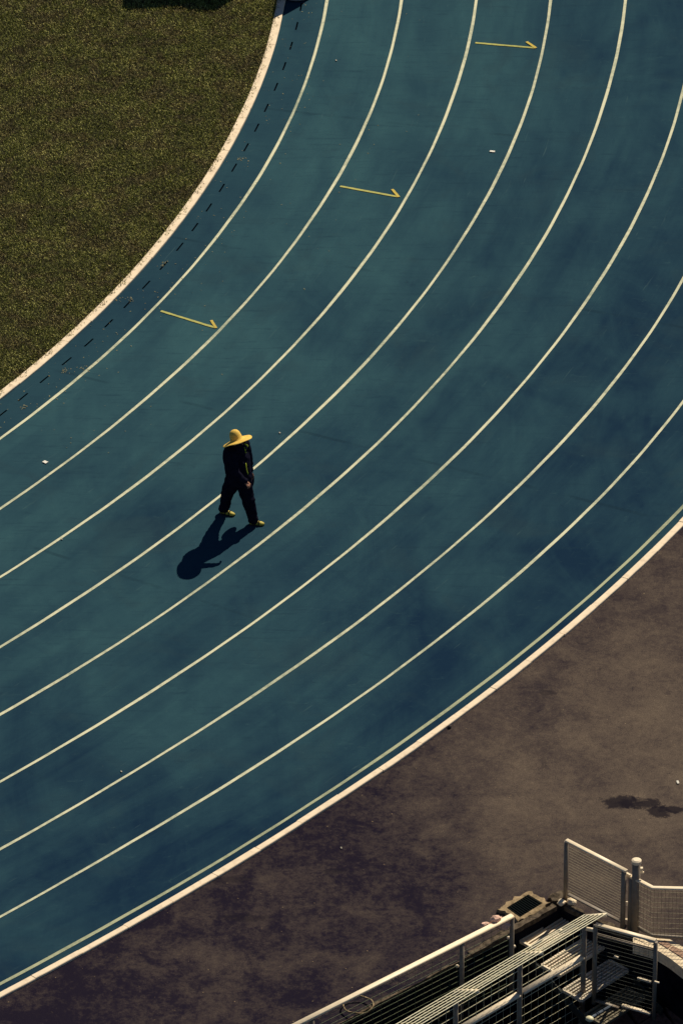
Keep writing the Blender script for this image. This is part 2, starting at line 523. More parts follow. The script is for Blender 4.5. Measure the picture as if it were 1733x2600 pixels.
# kerbs made of stones
def kerb(name, fa, fb, th0, th1, z1, label, length=.75, jit=.004):
    root = bpy.data.objects.new(name, None); COL.objects.link(root)
    mid = tp(((th0 + th1) / 2, 0), fa((th0 + th1) / 2)); root.location = mid
    tag(root, label, kind='structure')
    # stones in view, laid end to end
    t = th0; i = 0
    while t < th1:
        dt = length / 44.0
        t2 = t + dt
        bm = bmesh.new()
        ja, jb, jz = random.uniform(-jit, jit), random.uniform(-jit, jit), random.uniform(-.003, .003)
        n = 4
        rows = []
        g = .0028 / 44
        for q in range(n + 1):
            tt = t + g + (dt - 2 * g) * q / n
            e = .5 * random.uniform(-jit, jit)
            a, b = fa(tt) + ja, fb(tt) + jb + e
            if b < a: a, b = b, a
            ch = .008
            rows.append([bm.verts.new(tp((tt, 0), a, -.08)), bm.verts.new(tp((tt, 0), a, z1 + jz - ch)), bm.verts.new(tp((tt, 0), a + ch, z1 + jz)),
                         bm.verts.new(tp((tt, 0), b - ch, z1 + jz)), bm.verts.new(tp((tt, 0), b, z1 + jz - ch)), bm.verts.new(tp((tt, 0), b, -.08))])
        for r1, r2 in zip(rows[:-1], rows[1:]):
            for c in range(5):
                bm.faces.new((r1[c], r1[c + 1], r2[c + 1], r2[c]))
        bm.faces.new(rows[0]); bm.faces.new(rows[-1][::-1])
        fin('kerb_stone', bm, M['kerb'], root)
        t = t2; i += 1
    # the kerb outside the view, one run each way
    bm = bmesh.new()
    for prs in ([q for q in params() if q[1] < 0 or (q[1] == 0 and q[0] < th0)], [q for q in params() if q[1] > 0 or (q[1] == 0 and q[0] > t)]):
        prev = None
        for pr in prs:
            a, b = fa(pr[0]), fb(pr[0])
            cur = [bm.verts.new(tp(pr, a, -.08)), bm.verts.new(tp(pr, a, z1)), bm.verts.new(tp(pr, b, z1)), bm.verts.new(tp(pr, b, -.08))]
            if prev:
                for c in range(3): bm.faces.new((prev[c], prev[c + 1], cur[c + 1], cur[c]))
            prev = cur
    fin('kerb_run', bm, M['kerb'], root)
    return root
kerb('inner_kerb', lambda t: kerb_in_b(t) - .135, lambda t: kerb_in_b(t) - .001, .405, .80, .03, 'cream painted kerb between the grass infield and the track')
kerb('outer_kerb', lambda t: kerb_out_a(t) + .014, lambda t: kerb_out_a(t) + .120, .13, .50, .035, 'cream painted kerb along the outside of the track', jit=.006)

# ---------------------------------------------------------------- stairwell pit, orthogonal frame a (along the rails), b (down the stairs)
PITPX = [(560, 2765), (920, 2575), (1200, 2429), (1310, 2366), (1424, 2302), (1475, 2329), (1560, 2369), (1606, 2392), (1640, 2399), (1665, 2407), (1695, 2425), (1733, 2455), (1800, 2492), (1960, 2570)]
PIT = [P(*q) for q in PITPX] + [Vector((7.0, 81.0, 0)), Vector((-1.5, 79.0, 0))]
PZ = -2.8

def closed_fill(name, loops, z, m, parent=None):
    bm = bmesh.new()
    for lp in loops:
        vs = [bm.verts.new((p.x, p.y, z)) for p in lp]
        for i in range(len(vs)): bm.edges.new((vs[i], vs[(i + 1) % len(vs)]))
    bmesh.ops.triangle_fill(bm, use_beauty=True, edges=bm.edges[:])
    for f in bm.faces:
        f.normal_update()
        if f.normal.z < 0: f.normal_flip()
    me = bpy.data.meshes.new(name); bm.to_mesh(me); bm.free()
    return link(name, me, parent, [m])

PC = params(60, 70, 10)
outer = [tp(q, kerb_out_a(q[0]) + .09) for q in PC]
big = [Vector((-900, 1500, 0)), Vector((1500, 1500, 0)), Vector((1500, -900, 0)), Vector((-900, -900, 0))]
apron = closed_fill('asphalt_apron', [outer + [Vector((1500, 1500, 0)), Vector((1500, -900, 0)), Vector((-1200, -900, 0))], PIT], -.002, M['asphalt'])
tag(apron, 'brown weathered asphalt apron outside the running track', kind='structure')
inner = [tp(q, kerb_in_b(q[0]) - .12) for q in PC]
field = closed_fill('infield_soil', [inner + [Vector((-1200, 1500, 0)), Vector((-1500, 0, 0))]], -.002, M['soil'])
tag(field, 'dark soil of the infield under the grass', kind='structure')

bm = bmesh.new()
top = [bm.verts.new((p.x, p.y, -.002)) for p in PIT]
low = [bm.verts.new((p.x, p.y, PZ)) for p in PIT]
for i in range(len(PIT)):
    j = (i + 1) % len(PIT)
    bm.faces.new((top[i], top[j], low[j], low[i]))
bm.faces.new(low)
for f in bm.faces: f.normal_update()
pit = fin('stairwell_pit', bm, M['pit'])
tag(pit, 'deep shaded concrete stairwell sunk beside the track apron', kind='structure')

# rough concrete lip round the pit
def ragged(pts, w_out, w_in, z0, z1, m, name, label=None, amp=.02, step=.07, parent=None):
    """an irregular strip following a polyline: w_out to the left, w_in to the right of travel"""
    L_ = []
    for a, b in zip(pts[:-1], pts[1:]):
        n = max(1, int((b - a).length / step))
        for i in range(n): L_.append((a.lerp(b, i / n), (b - a).normalized()))
    L_.append((pts[-1], (pts[-1] - pts[-2]).normalized()))
    bm = bmesh.new()
    prev = None
    w = 0
    for p, d in L_:
        s = Vector((-d.y, d.x, 0))
        w = .75 * w + random.uniform(-amp, amp)
        a = p + s * (w_out + w)
        b = p - s * (w_in + random.uniform(-amp, amp) * .3)
        zz = z1 + random.uniform(-.004, .004)
        cur = [bm.verts.new((a.x, a.y, z0)), bm.verts.new((a.x, a.y, zz)), bm.verts.new((b.x, b.y, zz + random.uniform(-.004, .004))), bm.verts.new((b.x, b.y, z0 - .02))]
        if prev:
            for c in range(3): bm.faces.new((prev[c], prev[c + 1], cur[c + 1], cur[c]))
        else: first = cur
        prev = cur
    bm.faces.new(first[::-1]); bm.faces.new(prev)
    o = fin(name, bm, m, parent)
    if label: o['label'] = label
    return o
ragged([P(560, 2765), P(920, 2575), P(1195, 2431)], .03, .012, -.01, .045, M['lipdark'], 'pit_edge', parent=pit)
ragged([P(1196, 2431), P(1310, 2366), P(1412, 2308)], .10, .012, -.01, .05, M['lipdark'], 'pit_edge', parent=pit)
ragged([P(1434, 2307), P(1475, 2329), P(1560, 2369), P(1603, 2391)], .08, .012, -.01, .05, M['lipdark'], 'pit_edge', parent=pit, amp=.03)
# drain box beside the pit
dr = empty('drain_grate', P(1345, 2306), 'sunken barred drain grate with a rough sandy concrete surround', 'drain')
Q = [P(1285, 2313), P(1340, 2279), P(1377, 2301), P(1319, 2337)]
cen = sum(Q, Vector()) / 4
def rim(poly_in, w, z0, z1, m, name, parent, amp=.02, sides=(0, 1, 2, 3), bottom=-.3):
    n = len(poly_in)
    bm = bmesh.new()
    for i in sides:
        a, b = poly_in[i], poly_in[(i + 1) % n]
        k = 9
        prev = None
        for q in range(k + 1):
            p = a.lerp(b, q / k)
            o = (p - cen); o.z = 0
            od = o.normalized()
            pa = p + od * (w + random.uniform(-amp, amp)) * (1.25 if q in (0, k) else 1)
            cur = [bm.verts.new((p.x, p.y, bottom)), bm.verts.new((p.x, p.y, z1)), bm.verts.new((pa.x, pa.y, z1 + random.uniform(-.006, .002))), bm.verts.new((pa.x + od.x * .015, pa.y + od.y * .015, z0))]
            if prev:
                for c in range(3): bm.faces.new((prev[c], prev[c + 1], cur[c + 1], cur[c]))
            prev = cur
    return fin(name, bm, m, parent)
rim(Q, .085, -.01, .05, M['lip'], 'surround', dr, amp=.03)
bm = bmesh.new()
vs = [bm.verts.new((p.x, p.y, .006)) for p in Q]
bm.faces.new(vs)
for f in bm.faces:
    f.normal_update()
fin('drain_bottom', bm, M['slot'], dr)
for i in range(11):
    f = (i + .6) / 11.2
    bm = bmesh.new()
    a = Q[0].lerp(Q[1], f); b = Q[3].lerp(Q[2], f)
    a.z = b.z = .038
    bar(bm, a, b, .011, .02)
    fin('grate_bar', bm, M['grate'], dr)

# small light rubble and bolts round the corner of the pit
def chunk(px, py, z, r, m, label, cat, name, group=None, sx=1, sy=1, sz=.6, seed=0):
    rnd = random.Random(seed)
    bm = bmesh.new()
    bmesh.ops.create_icosphere(bm, subdivisions=2, radius=r)
    for v in bm.verts:
        k = 1 + rnd.uniform(-.22, .22)
        v.co = Vector((v.co.x * sx * k, v.co.y * sy * k, v.co.z * sz * k))
    o = fin(name, bm, m)
    p = P(px, py, z); o.location = (p.x, p.y, z + r * sz * .8)
    o.rotation_euler = (0, 0, rnd.uniform(0, 3))
    return tag(o, label, cat, group)
chunk(1421, 2284, 0, .14, M['lipdark'], 'brown mound of old mortar on the pit corner', 'rubble', 'mortar_lump', sz=.35, sx=1.3, seed=1)
chunk(1424, 2297, 0.03, .06, M['bright'], 'small yellow lit mortar piece at the corner of the pit', 'rubble', 'mortar_lump', sz=.6, sx=1.3, seed=2)

# ---------------------------------------------------------------- wire, rails and fences
def grid_wires(bm, A, B, C_, D, nu, nv, r, hor=True, ver=True, n=4, sag=0.0):
    """A-B top edge, D-C bottom edge; nu wires across, nv wires down"""
    A, B, C_, D = map(Vector, (A, B, C_, D))
    if hor:
        for j in range(nv):
            f = (j + .5) / nv
            a, b = A.lerp(D, f), B.lerp(C_, f)
            if sag:
                m = (a + b) / 2 + Vector((0, 0, -sag * random.uniform(.3, 1.2)))
                tube(bm, a, m, r, n, cap=False); tube(bm, m, b, r, n, cap=False)
            else: tube(bm, a, b, r, n, cap=False)
    if ver:
        for i in range(nu):
            f = (i + .5) / nu
            tube(bm, A.lerp(B, f), D.lerp(C_, f), r * .6, n, cap=False)

def part_tube(name, a, b, r, m, parent, n=12, label=None):
    bm = bmesh.new()
    if 'rail' in name: path_tube(bm, [a, b], r * 1.0, n, flat=.5)      # flattened oval section
    else: tube(bm, a, b, r, n)
    o = fin(name, bm, m, parent, True)
    for p in o.data.polygons:
        if len(p.vertices) > 4: p.use_smooth = False
    if label: o['label'] = label
    return o

def V(p, z): return Vector((p.x, p.y, z))

# back panel standing on the pit corner
g0, g1 = P(1437, 2134, 1.05), P(1590, 2213, 1.05)
bp = empty('mesh_gate', V((g0 + g1) / 2, 0), 'upright wire mesh gate panel beside the round capped post', 'gate')
part_tube('top_rail', g0, g1, .034, M['steelb'], bp)
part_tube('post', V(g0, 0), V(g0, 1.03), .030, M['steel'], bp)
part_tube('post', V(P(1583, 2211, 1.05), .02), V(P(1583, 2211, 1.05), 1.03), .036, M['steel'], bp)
part_tube('bottom_rail', V(g0.lerp(g1, .05), .16), V(g0.lerp(g1, .93), .16), .026, M['steel'], bp)
bm = bmesh.new()
e0, e1 = g0.lerp(g1, .05), g0.lerp(g1, .93)
grid_wires(bm, V(e0, .98), V(e1, .98), V(e1, .2), V(e0, .2), 34, 17, .0044, n=4, ver=False)
tag(fin('wire_mesh', bm, M['wired'], bp), kind='stuff')
bm = bmesh.new(); bar(bm, P(1591, 2290, .35), P(1589, 2300, .3), .03, .05)
fin('latch', bm, M['steelb'], bp)
chunk(1449, 2297, 0.02, .07, M['bright'], 'pale wedge of mortar at the foot of the upright mesh gate', 'rubble', 'mortar_lump', sz=.7, seed=4)
chunk(1588, 2345, 0.02, .04, M['bright'], 'small pale fitting at the foot of the gate post', 'rubble', 'mortar_lump', sz=1.1, seed=5)

# round capped post
cp = empty('capped_post', P(1610, 2362), 'tall round steel post with a wide pale cap', 'post')
b0 = P(1608, 2362, 0); 
topp = P(1615, 2187, 1.22)
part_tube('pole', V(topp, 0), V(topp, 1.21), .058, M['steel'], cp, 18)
bm = bmesh.new(); tube(bm, V(topp, 1.19), V(topp, 1.235), .068, 20); tube(bm, V(topp, 1.235), V(topp, 1.25), .068, 20, .045)
fin('cap', bm, M['steelb'], cp)
bm = bmesh.new(); bar(bm, V(topp, 1.08) + Vector((.05, 0, 0)), V(topp, 1.08) + Vector((.09, .0, 0)), .04, .06); bar(bm, V(topp, 1.03) + Vector((.05, 0, 0)), V(topp, 1.03) + Vector((.105, .0, 0)), .02, .02)
fin('bracket', bm, M['steelb'], cp)

# right hand fence
rf = empty('mesh_fence', P(1655, 2375), 'bent wire mesh fence to the right of the capped post', 'fence')
t0, t1, t2, t3 = P(1585, 2218, .93), P(1656, 2255, .93), P(1733, 2257, .93), P(1900, 2262, .93)
bm = bmesh.new(); path_tube(bm, [t0, t1, t2, t3], .034, 12, flat=.5); fin('top_rail', bm, M['steelb'], rf, True)
bt = [P(1612, 2352, .10), P(1656, 2377, .10), P(1733, 2382, .10), P(1900, 2386, .10)]
bm = bmesh.new(); path_tube(bm, bt, .028, 12); fin('bottom_rail', bm, M['steel'], rf, True)
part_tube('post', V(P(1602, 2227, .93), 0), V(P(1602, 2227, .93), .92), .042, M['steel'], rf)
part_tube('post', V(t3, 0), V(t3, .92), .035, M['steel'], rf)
bm = bmesh.new()
m0 = P(1622, 2238, .93)
grid_wires(bm, V(m0, .9), V(t1, .9), V(t1, .12), V(m0, .12), 4, 9, .0042)
grid_wires(bm, V(t1, .9), V(t3, .9), V(t3, .12), V(t1, .12), 26, 9, .0042)
tag(fin('wire_mesh', bm, M['wired'], rf), kind='stuff')
bm = bmesh.new(); bar(bm, P(1581, 2214, .95), P(1600, 2224, .95), .03, .03); fin('hinge', bm, M['steelb'], rf)

# bright concrete ledge with paving tiles on the right
bl = [P(x, y, .045) for x, y in ((1606, 2381), (1640, 2381), (1665, 2383), (1700, 2386), (1733, 2405), (1960, 2515), (1985, 2570), (1733, 2460), (1700, 2434), (1663, 2411), (1606, 2395))]
bm = bmesh.new(); prism(bm, bl, -.13, .045)
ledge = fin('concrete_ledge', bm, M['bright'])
tag(ledge, 'sunlit pale concrete ledge at the right of the stairwell', kind='structure')
for q in ([(1671, 2394), (1687, 2388), (1704, 2400), (1694, 2408)], [(1697, 2410), (1707, 2402), (1752, 2424), (1741, 2438)]):
    bm = bmesh.new(); prism(bm, [P(c[0], c[1], .056) for c in q], .046, .056)
    fin('paving_tile', bm, M['tile'], ledge)
bm = bmesh.new()
for i in range(26):
    f = i / 26
    p = P(1668, 2418, -.15).lerp(P(1790, 2492, -.15), f)
    s = random.uniform(.03, .07)
    bmesh.ops.create_icosphere(bm, subdivisions=1, radius=s, matrix=Matrix.Translation(p + Vector((random.uniform(-.02, .02), random.uniform(-.04, .04), random.uniform(-.05, .03)))) @ Matrix.Diagonal((1.4, .8, .5, 1)))
tag(fin('crumbled_edge', bm, M['lipdark'], ledge), kind='stuff')

# rail one: along the pit edge
ZR = .55
r0, r1 = P(560, 2700, ZR), P(1300, 2326, ZR)
ra = empty('handrail_screen', V(r1, 0), 'long cream handrail with wire mesh running along the pit edge', 'railing')
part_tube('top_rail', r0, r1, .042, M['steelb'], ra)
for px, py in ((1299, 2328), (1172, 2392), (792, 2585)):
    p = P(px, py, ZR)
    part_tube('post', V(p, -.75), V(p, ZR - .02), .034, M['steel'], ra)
bm = bmesh.new()
a, b = V(r0, ZR - .05), V(r1, ZR - .05)
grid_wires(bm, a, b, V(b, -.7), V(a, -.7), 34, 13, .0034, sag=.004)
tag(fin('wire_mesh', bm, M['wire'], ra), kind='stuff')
for px, py, z in ((1290, 2382, .1), (1160, 2454, .1), (1304, 2404, 0)):
    p = P(px, py, z)
    bm = bmesh.new(); bmesh.ops.create_icosphere(bm, subdivisions=2, radius=.026, matrix=Matrix.Translation(p)); fin('clamp', bm, M['steelb'], ra)
# pinkish crumpled rags on the rail
for i, (px, py, z, r) in enumerate(((1262, 2348, .52, .085), (1272, 2357, .45, .10), (1234, 2355, .5, .06), (1257, 2340, .6, .07))):
    lab = ['crumpled pale pink rag tied on the handrail', 'pinkish rag bundle hanging below the handrail end', 'small pale rag scrap left along the handrail', 'pale rag scrap sticking above the handrail'][i]
    chunk(px, py, z - .05, r, M['pink'], lab, 'rag', 'rag', 'rags tied on the handrail', sx=1.1, sy=.8, sz=.75, seed=20 + i)

# rail two: screen with a canted mesh top
ZT = .8
tops = [P(1483, 2328, ZT), P(1320, 2423, ZT), P(1157, 2518, ZT), P(994, 2613, ZT), P(831, 2708, ZT)]
arms = [P(1540, 2324, ZT + .02), P(1378, 2421, ZT + .02), P(1216, 2518, ZT + .02), P(1054, 2615, ZT + .02), P(892, 2712, ZT + .02)]
rb = empty('overhang_screen', V(tops[0], -1.0), 'tall cream mesh screen with overhanging wire top beside the stairs', 'railing')
for i, (t, a) in enumerate(zip(tops, arms)):
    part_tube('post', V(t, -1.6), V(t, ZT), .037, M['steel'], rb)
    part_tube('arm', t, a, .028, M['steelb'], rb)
    if i < 4:
        u = tops[i + 1]
        bm = bmesh.new()
        A, B = V(t, .13), V(u, .13)
        path_tube(bm, [A.lerp(B, .02), A.lerp(B, .06) + Vector((0, 0, 0)), A.lerp(B, .96)], .050, 12, flat=.45)
        fin('lower_rail', bm, M['steelb'], rb, True)
# overhang wires and hanging mesh
bm = bmesh.new()
for j in range(6):
    f = j / 5
    a = tops[0].lerp(arms[0], f); b = tops[-1].lerp(arms[-1], f)
    a = a + Vector((0, 0, .03)); b = b + Vector((0, 0, .03))
    tube(bm, a, b, .0078, 5)
for i in range(30):
    f = i / 29
    a = tops[0].lerp(tops[-1], f); b = arms[0].lerp(arms[-1], f)
    tube(bm, a + Vector((0, 0, .025)), b + Vector((0, 0, .025)), .0024, 4)
tag(fin('overhang_mesh', bm, M['wirel'], rb), kind='stuff')
bm = bmesh.new()
A, B = V(tops[0], ZT - .05), V(tops[-1], ZT - .05)
grid_wires(bm, A, B, V(B, .17), V(A, .17), 34, 4, .0048, sag=.0)
A, B = V(tops[0], .08), V(tops[-1], .08)
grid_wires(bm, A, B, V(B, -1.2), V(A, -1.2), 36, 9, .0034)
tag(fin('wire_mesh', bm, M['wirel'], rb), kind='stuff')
bm = bmesh.new(); bmesh.ops.create_icosphere(bm, subdivisions=2, radius=.04, matrix=Matrix.Translation(P(1423, 2366, ZT))); fin('clamp', bm, M['steelb'], rb)

# swung gate in front
q0, q1 = P(1511, 2348, .72), P(1664, 2389, .72)
fg = empty('swing_gate', V(q0, -.6), 'open wire mesh gate hanging over the stairwell at the lower right', 'gate')
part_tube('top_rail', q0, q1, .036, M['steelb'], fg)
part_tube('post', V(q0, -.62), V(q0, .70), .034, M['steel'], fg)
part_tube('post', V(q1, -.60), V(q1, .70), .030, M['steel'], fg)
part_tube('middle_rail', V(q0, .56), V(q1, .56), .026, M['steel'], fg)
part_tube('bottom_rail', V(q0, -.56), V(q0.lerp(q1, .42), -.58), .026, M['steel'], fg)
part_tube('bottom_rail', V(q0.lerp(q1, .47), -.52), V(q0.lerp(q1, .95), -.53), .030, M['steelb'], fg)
bm = bmesh.new()
grid_wires(bm, V(q0, .68), V(q1, .68), V(q1, -.55), V(q0, -.55), 13, 18, .0034)
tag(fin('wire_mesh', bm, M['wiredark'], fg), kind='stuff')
part_tube('hinge', V(tops[0], .60), V(q0, .62), .028, M['steelb'], fg)
for px, py in ((1558, 2429), (1661, 2493)):
    bm = bmesh.new(); p = P(px, py, .15); bar(bm, p, p + Vector((.06, -.03, 0)), .02, .02); fin('clamp', bm, M['steelb'], fg)
bm = bmesh.new(); bar(bm, P(1618, 2484, -.05), P(1652, 2494, -.05), .03, .03); fin('latch', bm, M['steelb'], fg)

# ---------------------------------------------------------------- steel stairs going down towards the lower right
DA = Vector((.69, .72, 0)).normalized()
DB = Vector((.72, -.69, 0)).normalized()
DS = Vector((.29, -.38, 0)).normalized()
o0 = P(1320, 2391, -.2)
st = empty('steel_staircase', V(o0, PZ), 'cream slatted steel steps descending into the shaded stairwell', 'stairs')
for n in range(4):
    z = -.2 - .14 * n
    base = V(o0, z) + DS * .478 * n
    # one tread: frame with slats along DA
    bm = bmesh.new()
    LEN, DEP = (1.08, 1.05, .95, .85)[n], .33
    c = [base, base + DA * LEN, base + DA * LEN + DB * DEP, base + DB * DEP]
    for i in range(4):
        bar(bm, c[i], c[(i + 1) % 4], .035, .045)
    sm_ = M['steelb'] if n < 2 else (M['step'] if n == 2 else M['wired'])  # lower treads get darker steel in place of deeper shade
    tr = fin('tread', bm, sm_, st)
    bm = bmesh.new()
    for s in range(5):
        bm2 = bmesh.new()
        o = base + DB * (.06 + s * .054)
        bar(bm2, o + DA * .02, o + DA * (LEN - .02), .024, .03)
        sl = fin('slat', bm2, sm_)
        sl.parent = tr; sl.matrix_parent_inverse = tr.matrix_world.inverted()
    bm.free()
for s in (0.0, 1.1):
    bm = bmesh.new()
    a = V(o0, -.28) + DA * (s - .01) - DB * .05
    b = a + DS * (.478 * 4 + .1) + Vector((0, 0, -.14 * 4))
    bar(bm, a, b, .03, .12)
    fin('stringer', bm, M['wiredark'], st)

# ---------------------------------------------------------------- deck boards, sheet and small lit lamp cover
dk = empty('stacked_boards', P(1690, 2600, -1.2), 'brown ribbed boards lying at the bottom of the stairwell corner', 'boards')
for quad in ([(1688, 2559), (1740, 2521), (1900, 2640), (1790, 2700), (1714, 2603)],
             [(1622, 2602), (1677, 2566), (1712, 2606), (1740, 2700), (1650, 2720)],
             [(1591, 2554), (1622, 2556), (1655, 2577), (1620, 2599), (1606, 2580)],
             [(1545, 2580), (1562, 2566), (1590, 2574), (1612, 2602), (1620, 2680), (1540, 2660)]):
    bm = bmesh.new()
    pts = [P(x, y, -.9) for x, y in quad]
    prism(bm, pts, -.96, -.9)
    fin('board', bm, M['deck'], dk)
bm = bmesh.new(); prism(bm, [P(1668, 2500, -.8), P(1800, 2500, -.8), P(1800, 2560, -.8), P(1712, 2540, -.8), P(1668, 2520, -.8)], -.86, -.8)
tag(fin('metal_sheet', bm, M['sheet']), 'dim blue grey metal sheet in the shade right of the swung gate', 'metal sheet')
bm = bmesh.new(); bmesh.ops.create_uvsphere(bm, u_segments=16, v_segments=8, radius=.06, matrix=Matrix.Translation(P(1496, 2588, .1)) @ Matrix.Rotation(.8, 4, 'Z') @ Matrix.Diagonal((.9, 1.0, .6, 1)))
rl = fin('rail_end_cap', bm, M['wirel'], None, True); tag(rl, 'small oval lit cap on a thin bar at the bottom edge', 'cap')
bm = bmesh.new(); tube(bm, P(1498, 2586, .08), P(1548, 2556, -.6), .02, 8); fin('rod', bm, M['sheet'], rl)

# wire hoop by the rail
bm = bmesh.new()
hp = P(909, 2562, 0)
path_tube(bm, [hp + Vector((.205 * math.cos(t * PI / 16) , .20 * math.sin(t * PI / 16), .065 + .008 * math.sin(t * .9))) for t in range(32)], .012, 6, True)
tag(fin('wire_hoop', bm, M['lip'], None, True), 'rusty wire hoop lying behind the long handrail', 'hoop')

# ---------------------------------------------------------------- damp stains on the apron
# ---------------------------------------------------------------- litter on the track and apron
def scrap(px, py, l, w, rot, lab, m='white'):
    bm = bmesh.new()
    h = .008
    vs = []
    for i, x in enumerate((-l / 2, -l / 6, l / 6, l / 2)):
        for y in (-w / 2, w / 2):
            vs.append((x + random.uniform(-.004, .004), y + random.uniform(-.004, .004), h * (.5 + .5 * (i % 2))))
    for z in (0, 1):
        for v in vs: bm.verts.new((v[0], v[1], v[2] * z + .009))
    bm.verts.ensure_lookup_table()
    V_ = bm.verts
    for i in range(3):
        a = i * 2
        bm.faces.new((V_[8 + a], V_[8 + a + 1], V_[8 + a + 3], V_[8 + a + 2]))
        bm.faces.new((V_[a], V_[a + 2], V_[a + 3], V_[a + 1]))
        bm.faces.new((V_[a], V_[8 + a], V_[8 + a + 2], V_[a + 2]))
        bm.faces.new((V_[a + 1], V_[a + 3], V_[8 + a + 3], V_[8 + a + 1]))
    bm.faces.new((V_[0], V_[1], V_[9], V_[8])); bm.faces.new((V_[6], V_[14], V_[15], V_[7]))
    o = fin('paper_scrap', bm, M[m])
    p = P(px, py); o.location = (p.x, p.y, 0); o.rotation_euler = (0, 0, rot)
    return tag(o, lab, 'litter')
scrap(115, 1174.5, .075, .06, -.6, 'small white paper scrap in the lane at the far left of the track')
scrap(1249, 385, .085, .045, -.1, 'white paper scrap in the fourth lane below the top yellow arrow')
scrap(853, 154, .022, .035, .3, 'tiny white paper speck in the second lane near the top', 'speck')
scrap(157, 1370, .022, .035, .3, 'tiny pale paper speck left of the walker near the fourth lane line', 'speck')
scrap(308, 1961, .022, .035, .3, 'tiny pale scrap touching the seventh lane line at lower left', 'speck')
scrap(710, 1100, .022, .035, .5, 'tiny pale scrap on the track to the right of the straw hat', 'speck')
scrap(1720, 1988, .03, .07, .2, 'pale paper scrap on the asphalt by the right edge of the picture')
scrap(866, 2155, .022, .035, .3, 'tiny pale scrap on the asphalt below the outer kerb', 'speck')
bm = bmesh.new(); bmesh.ops.create_icosphere(bm, subdivisions=2, radius=.028, matrix=Matrix.Translation(P(1141, 1845, .02)) @ Matrix.Diagonal((1, 1.1, .8, 1)))
tag(fin('stone', bm, M['pebble']), 'single dark stone lying beside the outer kerb', 'stone')
# leaf and dust crumbs, too many to count
bm = bmesh.new()
rnd = random.Random(5)
def crumb(p, s, zz=.006):
    a = rnd.uniform(0, 6.28)
    u = Vector((math.cos(a), math.sin(a), .15)) * s; v = Vector((-math.sin(a), math.cos(a), rnd.uniform(-.2, .4))) * s * rnd.uniform(.4, .8)
    q = [bm.verts.new(V(p, zz) + k) for k in (-u, -v * .6, u * 1.1, v)]
    bm.faces.new(q)
for k in range(260):
    th = rnd.uniform(.42, .79)
    crumb(tp((th, 0), rnd.uniform(-.62, .25) if rnd.random() < .75 else rnd.uniform(.2, 2.0)), rnd.uniform(.006, .018))
for c in ((295, 758), (330, 760), (213, 935), (412, 670), (612, 402), (165, 942), (60, 1034)):
    for k in range(14):
        crumb(P(c[0] + rnd.gauss(0, 7), c[1] + rnd.gauss(0, 4)), rnd.uniform(.008, .02))
tag(fin('fallen_leaves', bm, plain('dry_leaf_bits', (.20, .19, .10), .8, .5, 40)), 'scattered dry leaf crumbs on the strip beside the inner kerb', 'leaves', kind='stuff')
bm = bmesh.new()
for k in range(420):
    px, py = rnd.uniform(0, 1733), rnd.uniform(1300, 2600)
    p = P(px, py)
    rr = math.hypot(p.x - CX, p.y - CY) - R0 - sum(c * theta_of(p) ** (j + 2) for j, c in enumerate(CO))
    if rr < 10.1: continue
    if py > 2560 - (px - 920) * .53 - 12 and px > 700: continue
    crumb(p, rnd.uniform(.004, .012), .008)
tag(fin('grit', bm, M['lip']), 'scattered pale grit on the brown asphalt', 'grit', kind='stuff')

